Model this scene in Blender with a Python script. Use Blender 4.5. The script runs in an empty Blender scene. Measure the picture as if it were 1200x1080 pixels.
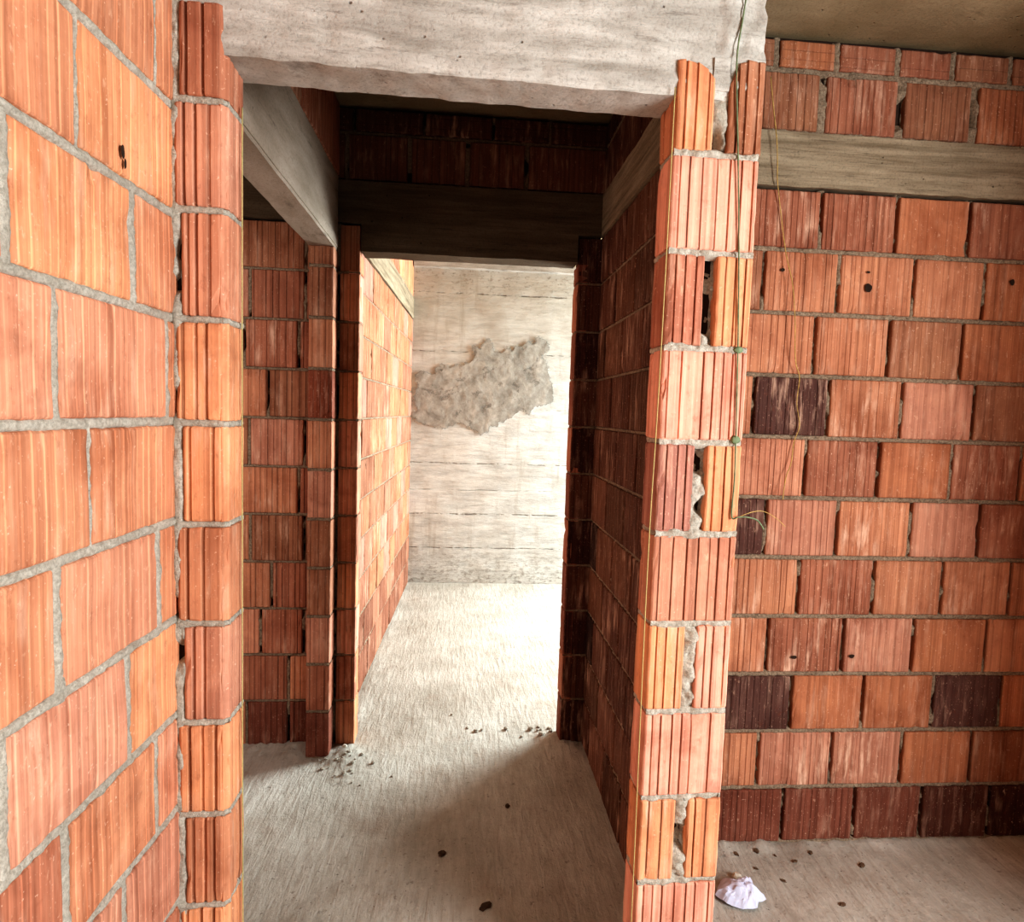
import bpy, math, random
from mathutils import Vector, Matrix, noise

random.seed(7)
SC = bpy.context.scene
COL = SC.collection
H_CAM = 1.5595

# ------------------------------------------------------------------ helpers
def srgb(r, g, b):
    def f(c):
        c /= 255.0
        return c / 12.92 if c <= .04045 else ((c + .055) / 1.055) ** 2.4
    return (f(r), f(g), f(b))

def fb(x, y, z, s=1.0, o=3):
    return noise.fractal(Vector((x * s, y * s, z * s)), 1.0, 2.0, o)

def nz(x, y, z):
    return noise.noise(Vector((x, y, z)))

def tag(o, label=None, cat=None, group=None, kind=None):
    if label: o['label'] = label
    if cat: o['category'] = cat
    if group: o['group'] = group
    if kind: o['kind'] = kind
    return o

class MB:
    """collects verts, faces, a colour and a material index, builds ONE mesh"""
    def __init__(s):
        s.v = []; s.f = []; s.c = []; s.m = []; s.sm = []
    def add(s, vs, fs, cols=None, mi=0, smooth=False):
        b = len(s.v)
        s.v.extend(vs)
        s.c.extend(cols if cols else [(1, 1, 1, 0)] * len(vs))
        for f in fs:
            s.f.append(tuple(b + i for i in f)); s.m.append(mi); s.sm.append(smooth)
    def build(s, name, mats, parent=None, loc=None):
        me = bpy.data.meshes.new(name)
        vs = s.v
        if loc is not None:
            vs = [(a[0] - loc[0], a[1] - loc[1], a[2] - loc[2]) for a in vs]
        me.from_pydata(vs, [], s.f)
        for m in (mats if isinstance(mats, (list, tuple)) else [mats]): me.materials.append(m)
        me.polygons.foreach_set('material_index', s.m)
        me.polygons.foreach_set('use_smooth', s.sm)
        at = me.color_attributes.new('tint', 'FLOAT_COLOR', 'POINT')
        at.data.foreach_set('color', [x for c in s.c for x in c])
        me.update()
        o = bpy.data.objects.new(name, me)
        COL.objects.link(o)
        if loc is not None: o.location = loc
        if parent: o.parent = parent
        return o

class Frame:
    """wall face: u along the wall, d outward (towards the room), z up"""
    def __init__(s, O, ang, side=1):
        s.O = O; s.U = (math.cos(ang), math.sin(ang))
        s.N = (s.U[1] * side, -s.U[0] * side)
    def w(s, u, d, z):
        return (s.O[0] + u * s.U[0] + d * s.N[0], s.O[1] + u * s.U[1] + d * s.N[1], z)

# ------------------------------------------------------------------ node helpers
def new_mat(name):
    m = bpy.data.materials.new(name); m.use_nodes = True
    nt = m.node_tree
    for n in list(nt.nodes): nt.nodes.remove(n)
    out = nt.nodes.new('ShaderNodeOutputMaterial')
    bs = nt.nodes.new('ShaderNodeBsdfPrincipled')
    nt.links.new(bs.outputs[0], out.inputs[0])
    bs.inputs['Roughness'].default_value = .9
    bs.inputs['Specular IOR Level'].default_value = .2
    return m, nt, bs
def N(nt, t, **kw):
    n = nt.nodes.new(t)
    for k, v in kw.items(): setattr(n, k, v)
    return n
def coords(nt, scale=(1, 1, 1), loc=(0, 0, 0), rot=(0, 0, 0)):
    g = N(nt, 'ShaderNodeNewGeometry')
    mp = N(nt, 'ShaderNodeMapping')
    mp.inputs['Scale'].default_value = scale; mp.inputs['Location'].default_value = loc
    mp.inputs['Rotation'].default_value = rot
    nt.links.new(g.outputs['Position'], mp.inputs['Vector'])
    return mp.outputs[0]
def noise_n(nt, vec, scale, detail=4, rough=.55, dist=0.0):
    n = N(nt, 'ShaderNodeTexNoise')
    n.inputs['Scale'].default_value = scale; n.inputs['Detail'].default_value = detail
    n.inputs['Roughness'].default_value = rough; n.inputs['Distortion'].default_value = dist
    nt.links.new(vec, n.inputs['Vector'])
    return n.outputs['Fac']
def ramp(nt, fac, stops):
    r = N(nt, 'ShaderNodeValToRGB')
    e = r.color_ramp.elements
    while len(e) > 1: e.remove(e[-1])
    e[0].position = stops[0][0]; e[0].color = (*stops[0][1], 1)
    for p, c in stops[1:]:
        k = e.new(p); k.color = (*c, 1)
    nt.links.new(fac, r.inputs[0])
    return r.outputs[0]
def mrange(nt, fac, a, b, c=0, d=1):
    r = N(nt, 'ShaderNodeMapRange'); r.clamp = True
    for i, v in ((1, a), (2, b), (3, c), (4, d)): r.inputs[i].default_value = v
    nt.links.new(fac, r.inputs[0])
    return r.outputs[0]
def mix(nt, fac, a, b, mode='MIX'):
    m = N(nt, 'ShaderNodeMix', data_type='RGBA', blend_type=mode)
    if isinstance(fac, (int, float)): m.inputs[0].default_value = fac
    else: nt.links.new(fac, m.inputs[0])
    for i, x in ((6, a), (7, b)):
        if isinstance(x, tuple): m.inputs[i].default_value = (*x, 1)
        else: nt.links.new(x, m.inputs[i])
    return m.outputs[2]
def math_n(nt, op, a, b=None):
    m = N(nt, 'ShaderNodeMath', operation=op)
    for i, x in ((0, a), (1, b)):
        if x is None: continue
        if isinstance(x, (int, float)): m.inputs[i].default_value = x
        else: nt.links.new(x, m.inputs[i])
    return m.outputs[0]
def bump(nt, bs, h, dist=.002, strength=1.0, prev=None):
    b = N(nt, 'ShaderNodeBump')
    b.inputs['Distance'].default_value = dist; b.inputs['Strength'].default_value = strength
    nt.links.new(h, b.inputs['Height'])
    if prev is not None: nt.links.new(prev, b.inputs['Normal'])
    nt.links.new(b.outputs[0], bs.inputs['Normal'])
    return b.outputs[0]

# ------------------------------------------------------------------ materials
def brick_material():
    m, nt, bs = new_mat('fired_clay_block')
    at = N(nt, 'ShaderNodeAttribute', attribute_name='tint')
    base = at.outputs['Color']; stain = at.outputs['Alpha']
    # long vertical drag marks of the extruded clay
    s1 = noise_n(nt, coords(nt, (75, 75, .4)), 1.0, 3, .5)
    s2 = noise_n(nt, coords(nt, (230, 230, 1.2)), 1.0, 2, .5)
    k1 = ramp(nt, s1, [(.3, (.72, .68, .66)), (.5, (1, 1, 1)), (.7, (1.16, 1.2, 1.22))])
    k2 = ramp(nt, s2, [(.3, (.88, .86, .85)), (.7, (1.08, 1.09, 1.1))])
    c = mix(nt, 1.0, base, k1, 'MULTIPLY'); c = mix(nt, 1.0, c, k2, 'MULTIPLY')
    # cloudy firing colour
    cl = noise_n(nt, coords(nt, (6, 6, 5)), 1.0, 4, .6, .6)
    c = mix(nt, 1.0, c, ramp(nt, cl, [(.3, (.76, .68, .64)), (.5, (1, 1, 1)), (.68, (1.12, 1.16, 1.14))]), 'MULTIPLY')
    # lime and cement bloom, strongest where the alpha says so
    w = noise_n(nt, coords(nt, (34, 34, 5), (3, 1, 5)), 1.0, 5, .65)
    w2 = noise_n(nt, coords(nt, (5, 5, 6), (9, 2, 5)), 1.0, 3, .6)
    wm = math_n(nt, 'MULTIPLY', mrange(nt, w, .5, .72), mrange(nt, w2, .38, .62))
    wm = math_n(nt, 'MULTIPLY', wm, math_n(nt, 'ADD', stain, .3))
    c = mix(nt, math_n(nt, 'MINIMUM', wm, .85), c, srgb(232, 196, 172))
    # tiny pale specks
    sp = noise_n(nt, coords(nt), 140, 3, .6)
    c = mix(nt, mrange(nt, sp, .64, .74, 0, .6), c, srgb(240, 208, 184))
    sp2 = noise_n(nt, coords(nt, (1, 1, .45), (2, 6, 1)), 75, 4, .7)
    c = mix(nt, mrange(nt, sp2, .62, .74, 0, .45), c, srgb(236, 200, 172))
    dk2 = noise_n(nt, coords(nt, (1, 1, .6), (8, 3, 1)), 55, 5, .7)
    c = mix(nt, mrange(nt, dk2, .58, .75, 0, .4), c, srgb(126, 66, 44))
    # sooty dirt
    dk = noise_n(nt, coords(nt, (4, 4, 4), (4, 4, 4)), 1.0, 5, .65)
    c = mix(nt, mrange(nt, dk, .6, .78, 0, .35), c, srgb(95, 58, 44))
    nt.links.new(c, bs.inputs['Base Color'])
    h = math_n(nt, 'ADD', math_n(nt, 'MULTIPLY', s1, .6), math_n(nt, 'MULTIPLY', noise_n(nt, coords(nt, (160, 160, 40)), 1.0, 4, .6), .5))
    bump(nt, bs, h, .0022, .8)
    bs.inputs['Roughness'].default_value = .78
    return m

def mortar_material(name, light, dark):
    m, nt, bs = new_mat(name)
    a = noise_n(nt, coords(nt), 120, 6, .8)
    b = noise_n(nt, coords(nt), 9, 4, .6)
    p = noise_n(nt, coords(nt, (1, 1, 1), (4, 4, 9)), 210, 4, .75)
    c = mix(nt, mrange(nt, a, .38, .6), dark, light)
    c = mix(nt, mrange(nt, p, .6, .72, 0, .7), c, tuple(x * .35 for x in dark))
    c = mix(nt, mrange(nt, b, .4, .7, 0, .35), c, tuple(x * .6 for x in dark))
    nt.links.new(c, bs.inputs['Base Color'])
    bump(nt, bs, math_n(nt, 'SUBTRACT', a, p), .006, .8)
    return m

def concrete_material(name, light, mid, dark, board=(1.2, 1.2, 26), seed=0.0, pores=.7, warm=None):
    """board marked shuttered concrete: grain runs along the boards"""
    m, nt, bs = new_mat(name)
    g = noise_n(nt, coords(nt, board, (seed, seed, seed)), 1.6, 6, .62, .3)
    cloud = noise_n(nt, coords(nt, (1, 1, 1), (seed, 1, 2)), 3.2, 6, .65, .3)
    fine = noise_n(nt, coords(nt), 130, 4, .7)
    c = mix(nt, mrange(nt, g, .32, .62), mid, light)
    c = mix(nt, mrange(nt, cloud, .45, .72, 0, .6), c, mid)
    c = mix(nt, mrange(nt, noise_n(nt, coords(nt, board, (seed + 5, 0, 0)), 3.5, 6, .7), .58, .72, 0, .65), c, dark)
    c = mix(nt, mrange(nt, fine, .3, .5, .35, 0), c, dark)
    vo = N(nt, 'ShaderNodeTexVoronoi'); vo.inputs['Scale'].default_value = 34
    nt.links.new(coords(nt, (1, 1, 1.3)), vo.inputs['Vector'])
    pm = math_n(nt, 'MULTIPLY', mrange(nt, vo.outputs['Distance'], .05, .15, 1, 0), mrange(nt, noise_n(nt, coords(nt), 11, 2), .55, .62))
    c = mix(nt, math_n(nt, 'MULTIPLY', pm, pores), c, tuple(x * .35 for x in dark))
    if warm: c = mix(nt, mrange(nt, noise_n(nt, coords(nt, (1, 1, 1), (7, 7, 7)), 2.1, 3), .45, .7, 0, .55), c, warm)
    nt.links.new(c, bs.inputs['Base Color'])
    h = math_n(nt, 'ADD', math_n(nt, 'MULTIPLY', g, 1.0), math_n(nt, 'MULTIPLY', fine, .35))
    h = math_n(nt, 'SUBTRACT', h, math_n(nt, 'MULTIPLY', pm, .8))
    bump(nt, bs, h, .006, .8)
    return m

def floor_material():
    m, nt, bs = new_mat('rough_concrete_floor')
    # broom strokes across the screed
    st = noise_n(nt, coords(nt, (44, 7, 1), (0, 0, 0), (0, 0, math.radians(28))), 1.0, 5, .62, .5)
    cl = noise_n(nt, coords(nt), 2.6, 6, .6)
    gr = noise_n(nt, coords(nt), 60, 5, .7)
    c = mix(nt, mrange(nt, cl, .32, .68), srgb(178, 174, 164), srgb(206, 204, 195))
    c = mix(nt, mrange(nt, st, .35, .6, .3, 0), c, srgb(136, 128, 116))
    c = mix(nt, mrange(nt, gr, .56, .74, 0, .4), c, srgb(126, 112, 98))
    sp = noise_n(nt, coords(nt), 26, 4, .7)
    c = mix(nt, mrange(nt, sp, .62, .72, 0, .6), c, srgb(104, 94, 84))
    s3 = noise_n(nt, coords(nt, (1, 1, 1), (5, 1, 1)), 85, 3, .6)
    c = mix(nt, mrange(nt, s3, .66, .72, 0, .7), c, srgb(90, 80, 70))
    c = mix(nt, mrange(nt, noise_n(nt, coords(nt, (1, 1, 1), (5, 7, 1)), 48, 5, .8), .56, .7, 0, .6), c, srgb(214, 210, 200))
    lo = noise_n(nt, coords(nt, (1, 1, 1), (3, 8, 1)), 5, 4, .6)
    c = mix(nt, mrange(nt, lo, .55, .75, 0, .45), c, srgb(150, 132, 116))
    nt.links.new(c, bs.inputs['Base Color'])
    h = math_n(nt, 'ADD', math_n(nt, 'MULTIPLY', st, 1.1), math_n(nt, 'MULTIPLY', gr, .6))
    bump(nt, bs, h, .008, .7)
    return m

def far_wall_material():
    m, nt, bs = new_mat('board_marked_far_wall')
    g = noise_n(nt, coords(nt, (3.5, 3.5, 20)), 1.2, 7, .72, .2)
    v = noise_n(nt, coords(nt, (13, 13, 1.5)), 1.0, 5, .65)
    cl = noise_n(nt, coords(nt), 2.5, 5, .6)
    c = mix(nt, mrange(nt, g, .35, .62), srgb(186, 188, 184), srgb(218, 220, 215))
    c = mix(nt, mrange(nt, v, .55, .7, 0, .5), c, srgb(165, 158, 146))
    c = mix(nt, mrange(nt, cl, .5, .7, 0, .4), c, srgb(176, 168, 156))
    geo = N(nt, 'ShaderNodeNewGeometry'); sep = N(nt, 'ShaderNodeSeparateXYZ')
    nt.links.new(geo.outputs['Position'], sep.inputs[0])
    z = sep.outputs[2]
    # warmer, darker concrete towards the slab
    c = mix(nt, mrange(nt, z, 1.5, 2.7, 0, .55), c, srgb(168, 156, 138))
    # board joints
    wob = math_n(nt, 'ADD', z, math_n(nt, 'MULTIPLY', math_n(nt, 'SUBTRACT', noise_n(nt, coords(nt), 6, 4), .5), .02))
    lines = None
    for zz, ww in ((2.60, .008), (2.09, .006), (1.10, .007), (.64, .008), (.33, .007), (.86, .003), (1.6, .003)):
        d = math_n(nt, 'ABSOLUTE', math_n(nt, 'SUBTRACT', wob, zz))
        l = mrange(nt, d, 0, ww, 1, 0)
        lines = l if lines is None else math_n(nt, 'MAXIMUM', lines, l)
    lines = math_n(nt, 'MULTIPLY', lines, mrange(nt, noise_n(nt, coords(nt), 14, 5, .7), .44, .58))
    c = mix(nt, math_n(nt, 'MULTIPLY', lines, .6), c, srgb(98, 90, 80))
    # honeycombed foot of the wall and stripes under the slab
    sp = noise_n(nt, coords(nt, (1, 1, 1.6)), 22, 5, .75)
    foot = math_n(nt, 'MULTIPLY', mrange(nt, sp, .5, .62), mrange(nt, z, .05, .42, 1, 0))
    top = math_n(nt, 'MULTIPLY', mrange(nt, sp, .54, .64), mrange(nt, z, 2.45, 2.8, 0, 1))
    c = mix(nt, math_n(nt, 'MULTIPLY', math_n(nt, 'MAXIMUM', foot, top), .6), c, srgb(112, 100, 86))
    nt.links.new(c, bs.inputs['Base Color'])
    h = math_n(nt, 'SUBTRACT', math_n(nt, 'ADD', g, math_n(nt, 'MULTIPLY', sp, .4)), lines)
    bump(nt, bs, h, .01, .9)
    return m

def plaster_material():
    m, nt, bs = new_mat('grey_smeared_plaster')
    at = N(nt, 'ShaderNodeAttribute', attribute_name='tint')
    a = noise_n(nt, coords(nt), 7, 7, .72, .35); b = noise_n(nt, coords(nt), 40, 5, .7)
    c = mix(nt, mrange(nt, a, .35, .66), srgb(140, 138, 131), srgb(192, 190, 182))
    c = mix(nt, mrange(nt, b, .4, .7, 0, .3), c, srgb(120, 114, 104))
    e = noise_n(nt, coords(nt), 26, 5, .75)
    f = math_n(nt, 'ADD', at.outputs['Alpha'], math_n(nt, 'MULTIPLY', math_n(nt, 'SUBTRACT', e, .5), 1.3))
    nt.links.new(mrange(nt, f, .3, .62), bs.inputs['Alpha'])
    nt.links.new(c, bs.inputs['Base Color'])
    bump(nt, bs, math_n(nt, 'ADD', a, math_n(nt, 'MULTIPLY', b, .3)), .008, .7)
    return m

def plain_material(name, col, rough=.8, nscale=60, amt=.25, bd=.001):
    m, nt, bs = new_mat(name)
    n = noise_n(nt, coords(nt), nscale, 4, .6)
    c = mix(nt, mrange(nt, n, .3, .7), tuple(x * (1 - amt) for x in col), tuple(min(1, x * (1 + amt * .5)) for x in col))
    nt.links.new(c, bs.inputs['Base Color'])
    bump(nt, bs, n, bd, .6)
    bs.inputs['Roughness'].default_value = rough
    return m

M_BRICK = brick_material()
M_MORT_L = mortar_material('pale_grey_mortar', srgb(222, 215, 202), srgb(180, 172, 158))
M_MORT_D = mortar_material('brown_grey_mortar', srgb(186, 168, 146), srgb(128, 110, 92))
M_VOID = plain_material('dark_joint_core', srgb(62, 48, 40), .95)
M_BEAM = concrete_material('whitewashed_beam_concrete', srgb(206, 203, 196), srgb(162, 157, 149), srgb(104, 95, 86), (2.2, 2.2, 15))
M_BAND = concrete_material('grey_tie_beam_concrete', srgb(172, 158, 136), srgb(124, 110, 90), srgb(74, 62, 50), (1.4, 1.4, 26), 4.0)
M_SLAB = concrete_material('stained_slab_concrete', srgb(176, 162, 134), srgb(146, 132, 106), srgb(96, 84, 64), (1.3, 3.0, 3.0), 9.0, .3, srgb(116, 102, 70))
M_LINTEL_SHADE = concrete_material('shade_toned_lintel_concrete', srgb(116, 102, 84), srgb(86, 74, 58), srgb(56, 46, 36), (1.4, 1.4, 18), 6.0)  # tie beam concrete darkened: the passage's shade is in its colour
M_LINTEL = concrete_material('smooth_lintel_concrete', srgb(172, 158, 144), srgb(146, 132, 116), srgb(98, 86, 74), (5, 1.6, 8), 2.0, .3)
M_FLOOR = floor_material()
M_FAR = far_wall_material()

# clay colours
OR = srgb(212, 136, 94); LO = srgb(226, 158, 116); SA = srgb(218, 144, 112); PK = srgb(208, 140, 116)
RD = srgb(188, 110, 80); DR = srgb(152, 76, 58); PU = srgb(104, 72, 64); PA = srgb(228, 160, 130)
BR = srgb(180, 116, 80); BO = srgb(206, 120, 68)
def soften(c, k=.27, hue=.35):
    l = .3 * c[0] + .5 * c[1] + .2 * c[2]
    c = [x + (l - x) * k for x in c]
    # pull every firing colour a little towards the common orange of the batch
    t = srgb(212, 146, 104); tl = .3 * t[0] + .5 * t[1] + .2 * t[2]; l = .3 * c[0] + .5 * c[1] + .2 * c[2]
    return tuple(x + (y * l / tl - x) * hue for x, y in zip(c, t))
OR, LO, SA, PK, RD, DR, PA, BR, BO = [soften(c) for c in (OR, LO, SA, PK, RD, DR, PA, BR, BO)]
PA = srgb(234, 172, 150); LO = srgb(224, 160, 122); CLAY = [OR, OR, OR, SA, RD, BR, LO, PK]

# ------------------------------------------------------------------ brick and mortar builders
def clay_block(mb, F, u0, u1, z0, z1, col, stain=.3, ng=8, gd=.0016, gw=.0028, gtint=.72, depth=.05,
               r=.005, wob=.0012, face=0.0, ztop=None, horiz=False, fade=1.0):
    """one hollow clay block: extruded ribbed face, eased and slightly chipped edges"""
    rnd = random.Random(int((u0 * 7919 + z0 * 104729 + F.O[0] * 31 + F.O[1] * 17) * 100))
    a0, a1 = (z0, z1) if horiz else (u0, u1)      # axis across the ribs
    b0, b1 = (u0, u1) if horiz else (z0, z1)
    L = a1 - a0
    prof = [(a0, -r, 1), (a0 + r * .35, -r * .35, 1), (a0 + r, 0, 1)]
    if ng > 0:
        step = L / (ng + .3)
        x = a0 + step * rnd.uniform(.45, .8)
        while x < a1 - r - gw * 2:
            wobx = rnd.uniform(-.16, .16) * step
            g = min(max(x + wobx, a0 + r + gw * 1.3), a1 - r - gw * 1.3)
            if g - gw > prof[-1][0] + .0004:
                k = gd * rnd.uniform(.45, 1.25)
                t = 1 + (gtint - 1) * rnd.uniform(.45, 1.15)
                prof += [(g - gw, 0, 1), (g - gw * .45, -k, t), (g + gw * .45, -k, t), (g + gw, 0, 1)]
            x += step * (rnd.uniform(.8, 1.2) if rnd.random() > .07 else 1.9)
    prof += [(a1 - r, 0, 1), (a1 - r * .35, -r * .35, 1), (a1, -r, 1)]
    nb = max(4, int((b1 - b0) / .028))
    bs_ = [(b0, -r), (b0 + r * .35, -r * .35), (b0 + r, 0)]
    for i in range(1, nb): bs_.append((b0 + r + (b1 - b0 - 2 * r) * i / nb, 0))
    bs_ += [(b1 - r, 0), (b1 - r * .35, -r * .35), (b1, -r)]
    seed = rnd.uniform(0, 90)
    vs, cs = [], []
    na, nb_ = len(prof), len(bs_)
    for j, (b, db) in enumerate(bs_):
        for i, (a, da, t) in enumerate(prof):
            u, z = (b, a) if horiz else (a, b)
            edge = 1.0 if (i < 3 or i >= na - 3 or j < 3 or j >= nb_ - 3) else 0.0
            w = nz(u * 9 + seed, z * 9, seed) * wob * 1.6
            j1 = nz(u * 55 + seed, z * 55, 3) * .0016 * edge
            j2 = nz(u * 55, z * 55 + seed, 7) * .0016 * edge
            ch = max(0, nz(u * 28 + seed, z * 28, 11) - .33) * .02 * edge
            d = face + min(da, 0) + min(db, 0) + w - ch
            if ztop and not horiz:
                zt = ztop(a); z = z0 + (z - z0) * (zt - z0) / (z1 - z0)
            vs.append(F.w(u + j1, d, z + j2))
            kk = t * (1 - .05 * edge)
            cs.append((min(col[0] * kk, 1), min(col[1] * kk, 1), min(col[2] * kk, 1), stain))
    fs = []
    for j in range(nb_ - 1):
        for i in range(na - 1):
            q = j * na + i
            f = (q, q + 1, q + 1 + na, q + na)
            fs.append(f)
    # back ring, sides
    base = len(vs)
    ring = list(range(0, na)) + [j * na + na - 1 for j in range(1, nb_)] + [(nb_ - 1) * na + i for i in range(na - 2, -1, -1)] + [j * na for j in range(nb_ - 2, 0, -1)]
    dv = F.w(0, -depth, 0); o0 = F.w(0, 0, 0)
    off = (dv[0] - o0[0], dv[1] - o0[1])
    for k in ring:
        p = vs[k]; vs.append((p[0] + off[0], p[1] + off[1], p[2])); cs.append(cs[k])
    n = len(ring)
    for k in range(n):
        fs.append((ring[k], base + k, base + (k + 1) % n, ring[(k + 1) % n]))
    mb.add(vs, fs, cs, 0)

def joint(mb, F, p0, p1, half, rec, amp, mi=1, smear=.25, res=.006, open_=0.0, face=0.0):
    """mortar squeezed along a joint from p0 to p1 (u, z); open_ = share left as a hollow gap"""
    (u0, z0), (u1, z1) = p0, p1
    L = math.hypot(u1 - u0, z1 - z0)
    if L < .01: return
    n = max(2, int(L / res))
    du, dz = (u1 - u0) / L, (z1 - z0) / L
    pu, pz = -dz, du
    rows = [-1.9, -1.25, -.8, -.35, 0, .35, .8, 1.25, 1.9]
    base_d = [-.016, -.006, -.001, 0, 0, 0, -.001, -.006, -.016]
    vs, fs = [], []
    for i in range(n + 1):
        t = L * i / n
        for r_, bd in zip(rows, base_d):
            u = u0 + du * t + pu * r_ * half; z = z0 + dz * t + pz * r_ * half
            q = fb(u + F.O[0], z, F.O[1] + 2, 38, 3) * amp
            edge = abs(r_) > 1
            if edge: q += max(0, fb(u, z, 5 + F.O[0], 16, 2) - (.45 - smear)) * .012 * (1 if abs(r_) < 1.5 else .5)
            d = -rec + bd + q
            if not edge and open_ > 0:
                ov = fb(u * 1.0, z * 1.0, 31 + F.O[1], 9, 2) * .5 + .5
                if ov < open_: d -= .03 * min(1, (open_ - ov) * 8)
            uu = u + nz(u * 70, z * 70, 1) * .0018; zz = z + nz(u * 70, z * 70, 9) * .0018
            vs.append(F.w(uu, min(d, .004) + face, max(zz, .001)))
    m = len(rows)
    for i in range(n):
        for j in range(m - 1):
            q = i * m + j
            fs.append((q, q + m, q + m + 1, q + 1))
    mb.add(vs, fs, None, mi, True)

def slab_box(mb, F, u0, u1, z0, z1, d0, d1, mi=2):
    """plain core behind the blocks"""
    vs = [F.w(u, d, z) for z in (z0, z1) for u in (u0, u1) for d in (d0, d1)]
    fs = [(0, 1, 3, 2), (4, 6, 7, 5), (0, 4, 5, 1), (2, 3, 7, 6), (0, 2, 6, 4), (1, 5, 7, 3)]
    mb.add(vs, fs, None, mi)

def brick_face(mb, F, u0, u1, courses, rec=.004, amp=.0045, jw=.012, vopen=.5, bh=.0055, dark=1.0, **kw):
    """courses: list of (z0, z1, [joint u...], [colours or None], options)"""
    for ci, (z0, z1, js, cols, opt) in enumerate(courses):
        js = sorted([j for j in js if u0 + .02 < j < u1 - .02])
        ed = [u0] + js + [u1]
        wj = opt.get('jw', jw)
        for k in range(len(ed) - 1):
            a = ed[k] + (wj / 2 if k else 0.0); b = ed[k + 1] - (wj / 2 if k + 1 < len(ed) - 1 else 0.0)
            rnd = random.Random(ci * 131 + k * 17 + int(F.O[0] * 97 + 500))
            c = cols[k] if cols and k < len(cols) and cols[k] else rnd.choice(CLAY)
            st = rnd.choice([.1, .2, .35, .6])
            if isinstance(c, tuple) and len(c) == 2: c, st = c
            f = rnd.uniform(.92, 1.07)
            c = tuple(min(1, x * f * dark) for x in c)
            p = dict(ng=kw.get('ng', 9)); p.update(kw); p.update({x: y for x, y in opt.items() if x not in ('jw', 'vopen', 'top', 'norow')})
            frac = (b - a) / .255
            p['ng'] = max(1, int(round(p['ng'] * frac))) if p['ng'] else 0
            p['stain'] = st
            fj = rnd.uniform(-.0022, .0022)
            if p.pop('fadeu', 0):
                q = max(0.12, min(1, 1.15 - (a - .9) / .75)); q *= .25 if cols and k < len(cols) and cols[k] and cols[k] in ((BO, .1), (BO, .2), (BO, .05)) else 1
                p['gd'] = p['gd'] * q; p['gtint'] = 1 - (1 - p['gtint']) * q
            clay_block(mb, F, a, b, z0 + bh + rnd.uniform(-.001, .001), z1 - bh + rnd.uniform(-.001, .001), c, face=p.pop('face', 0) + fj, **p)
            if k + 1 < len(ed) - 1:
                joint(mb, F, (ed[k + 1], z0), (ed[k + 1], z1), wj / 2, rec + .001, amp, open_=opt.get('vopen', vopen))
        if not opt.get('norow'):
            joint(mb, F, (u0, z0), (u1, z0), bh, rec, amp)
        if opt.get('top'):
            joint(mb, F, (u0, z1), (u1, z1), .0055, rec, amp)

CH = .215
def regular(nc, u0, u1, pitch=.275, shift=.13, z_from=0, cols=None, opt=None):
    out = []
    for k in range(z_from, nc):
        off = u0 + (shift if k % 2 else shift + pitch / 2) % pitch
        js = []
        x = off
        while x < u1: js.append(x); x += pitch
        js = [j + random.uniform(-.012, .012) for j in js if j > u0 + .05 and j < u1 - .05]
        out.append((k * CH + .003, (k + 1) * CH + .003 if k < 10 else 2.36, js, cols, dict(opt or {})))
    return out

def rough_slab(name, corners_fn, nu, nv, mat, parent=None): ...

def rough_box(mb, F, u0, u1, z0, z1, d0, d1, res=.03, amp=.004, fs_=9.0, lump=None, mi=0, zlow=None, skip=()):
    """box whose faces are finely gridded and displaced; d0 = back, d1 = front"""
    def face(p, nu, nv):
        vs, fs = [], []
        for j in range(nv + 1):
            for i in range(nu + 1):
                u, d, z = p(i / nu, j / nv)
                if zlow: z = max(z, zlow(u, d)) if z < z0 + .001 else z
                w = F.w(u, d, z)
                e = fb(w[0], w[1], w[2], fs_, 4) * amp
                e2 = fb(w[0] + 9, w[1], w[2], fs_, 4) * amp
                e3 = fb(w[0], w[1] + 7, w[2], fs_, 4) * amp
                if lump:
                    l = lump(u, d, z)
                    w = F.w(u + e + l[0], d + e2 + l[1], z + e3 + l[2])
                else: w = F.w(u + e, d + e2, z + e3)
                vs.append(w)
        for j in range(nv):
            for i in range(nu):
                q = j * (nu + 1) + i
                fs.append((q, q + 1, q + nu + 2, q + nu + 1))
        mb.add(vs, fs, None, mi, True)
    nu = max(1, int((u1 - u0) / res)); nzz = max(1, int((z1 - z0) / res)); nd = max(1, int(abs(d1 - d0) / res))
    L = lambda a, b, t: a + (b - a) * t
    face(lambda s, t: (L(u0, u1, s), d1, L(z0, z1, t)), nu, nzz)
    face(lambda s, t: (L(u1, u0, s), d0, L(z0, z1, t)), nu, nzz)
    face(lambda s, t: (L(u0, u1, s), L(d0, d1, t), z0), nu, nd)
    if 'top' not in skip: face(lambda s, t: (L(u0, u1, s), L(d1, d0, t), z1), nu, nd)
    face(lambda s, t: (u0, L(d0, d1, s), L(z0, z1, t)), nd, nzz)
    face(lambda s, t: (u1, L(d1, d0, s), L(z0, z1, t)), nd, nzz)

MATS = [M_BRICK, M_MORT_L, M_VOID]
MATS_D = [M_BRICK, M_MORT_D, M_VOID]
CEIL = 2.86
def structure(o, label=None):
    o['kind'] = 'structure'
    if label: o['label'] = label
    return o

def pit(mb, F, u, z, ru, rz, seed, d=.0012, sharp=1.0):
    # a small knocked hole in a block: flat ragged disc, its shade painted dark
    n = 12; vs = [F.w(u, d - .0003, z)]
    for i in range(n):
        a = 2 * math.pi * i / n; k = 1 + .35 * nz(math.cos(a) + seed, math.sin(a), seed)
        vs.append(F.w(u + math.cos(a) * ru * k, d, z + math.sin(a) * rz * k))
    mb.add(vs, [(0, 1 + i, 1 + (i + 1) % n) for i in range(n)], None, 2)

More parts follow.
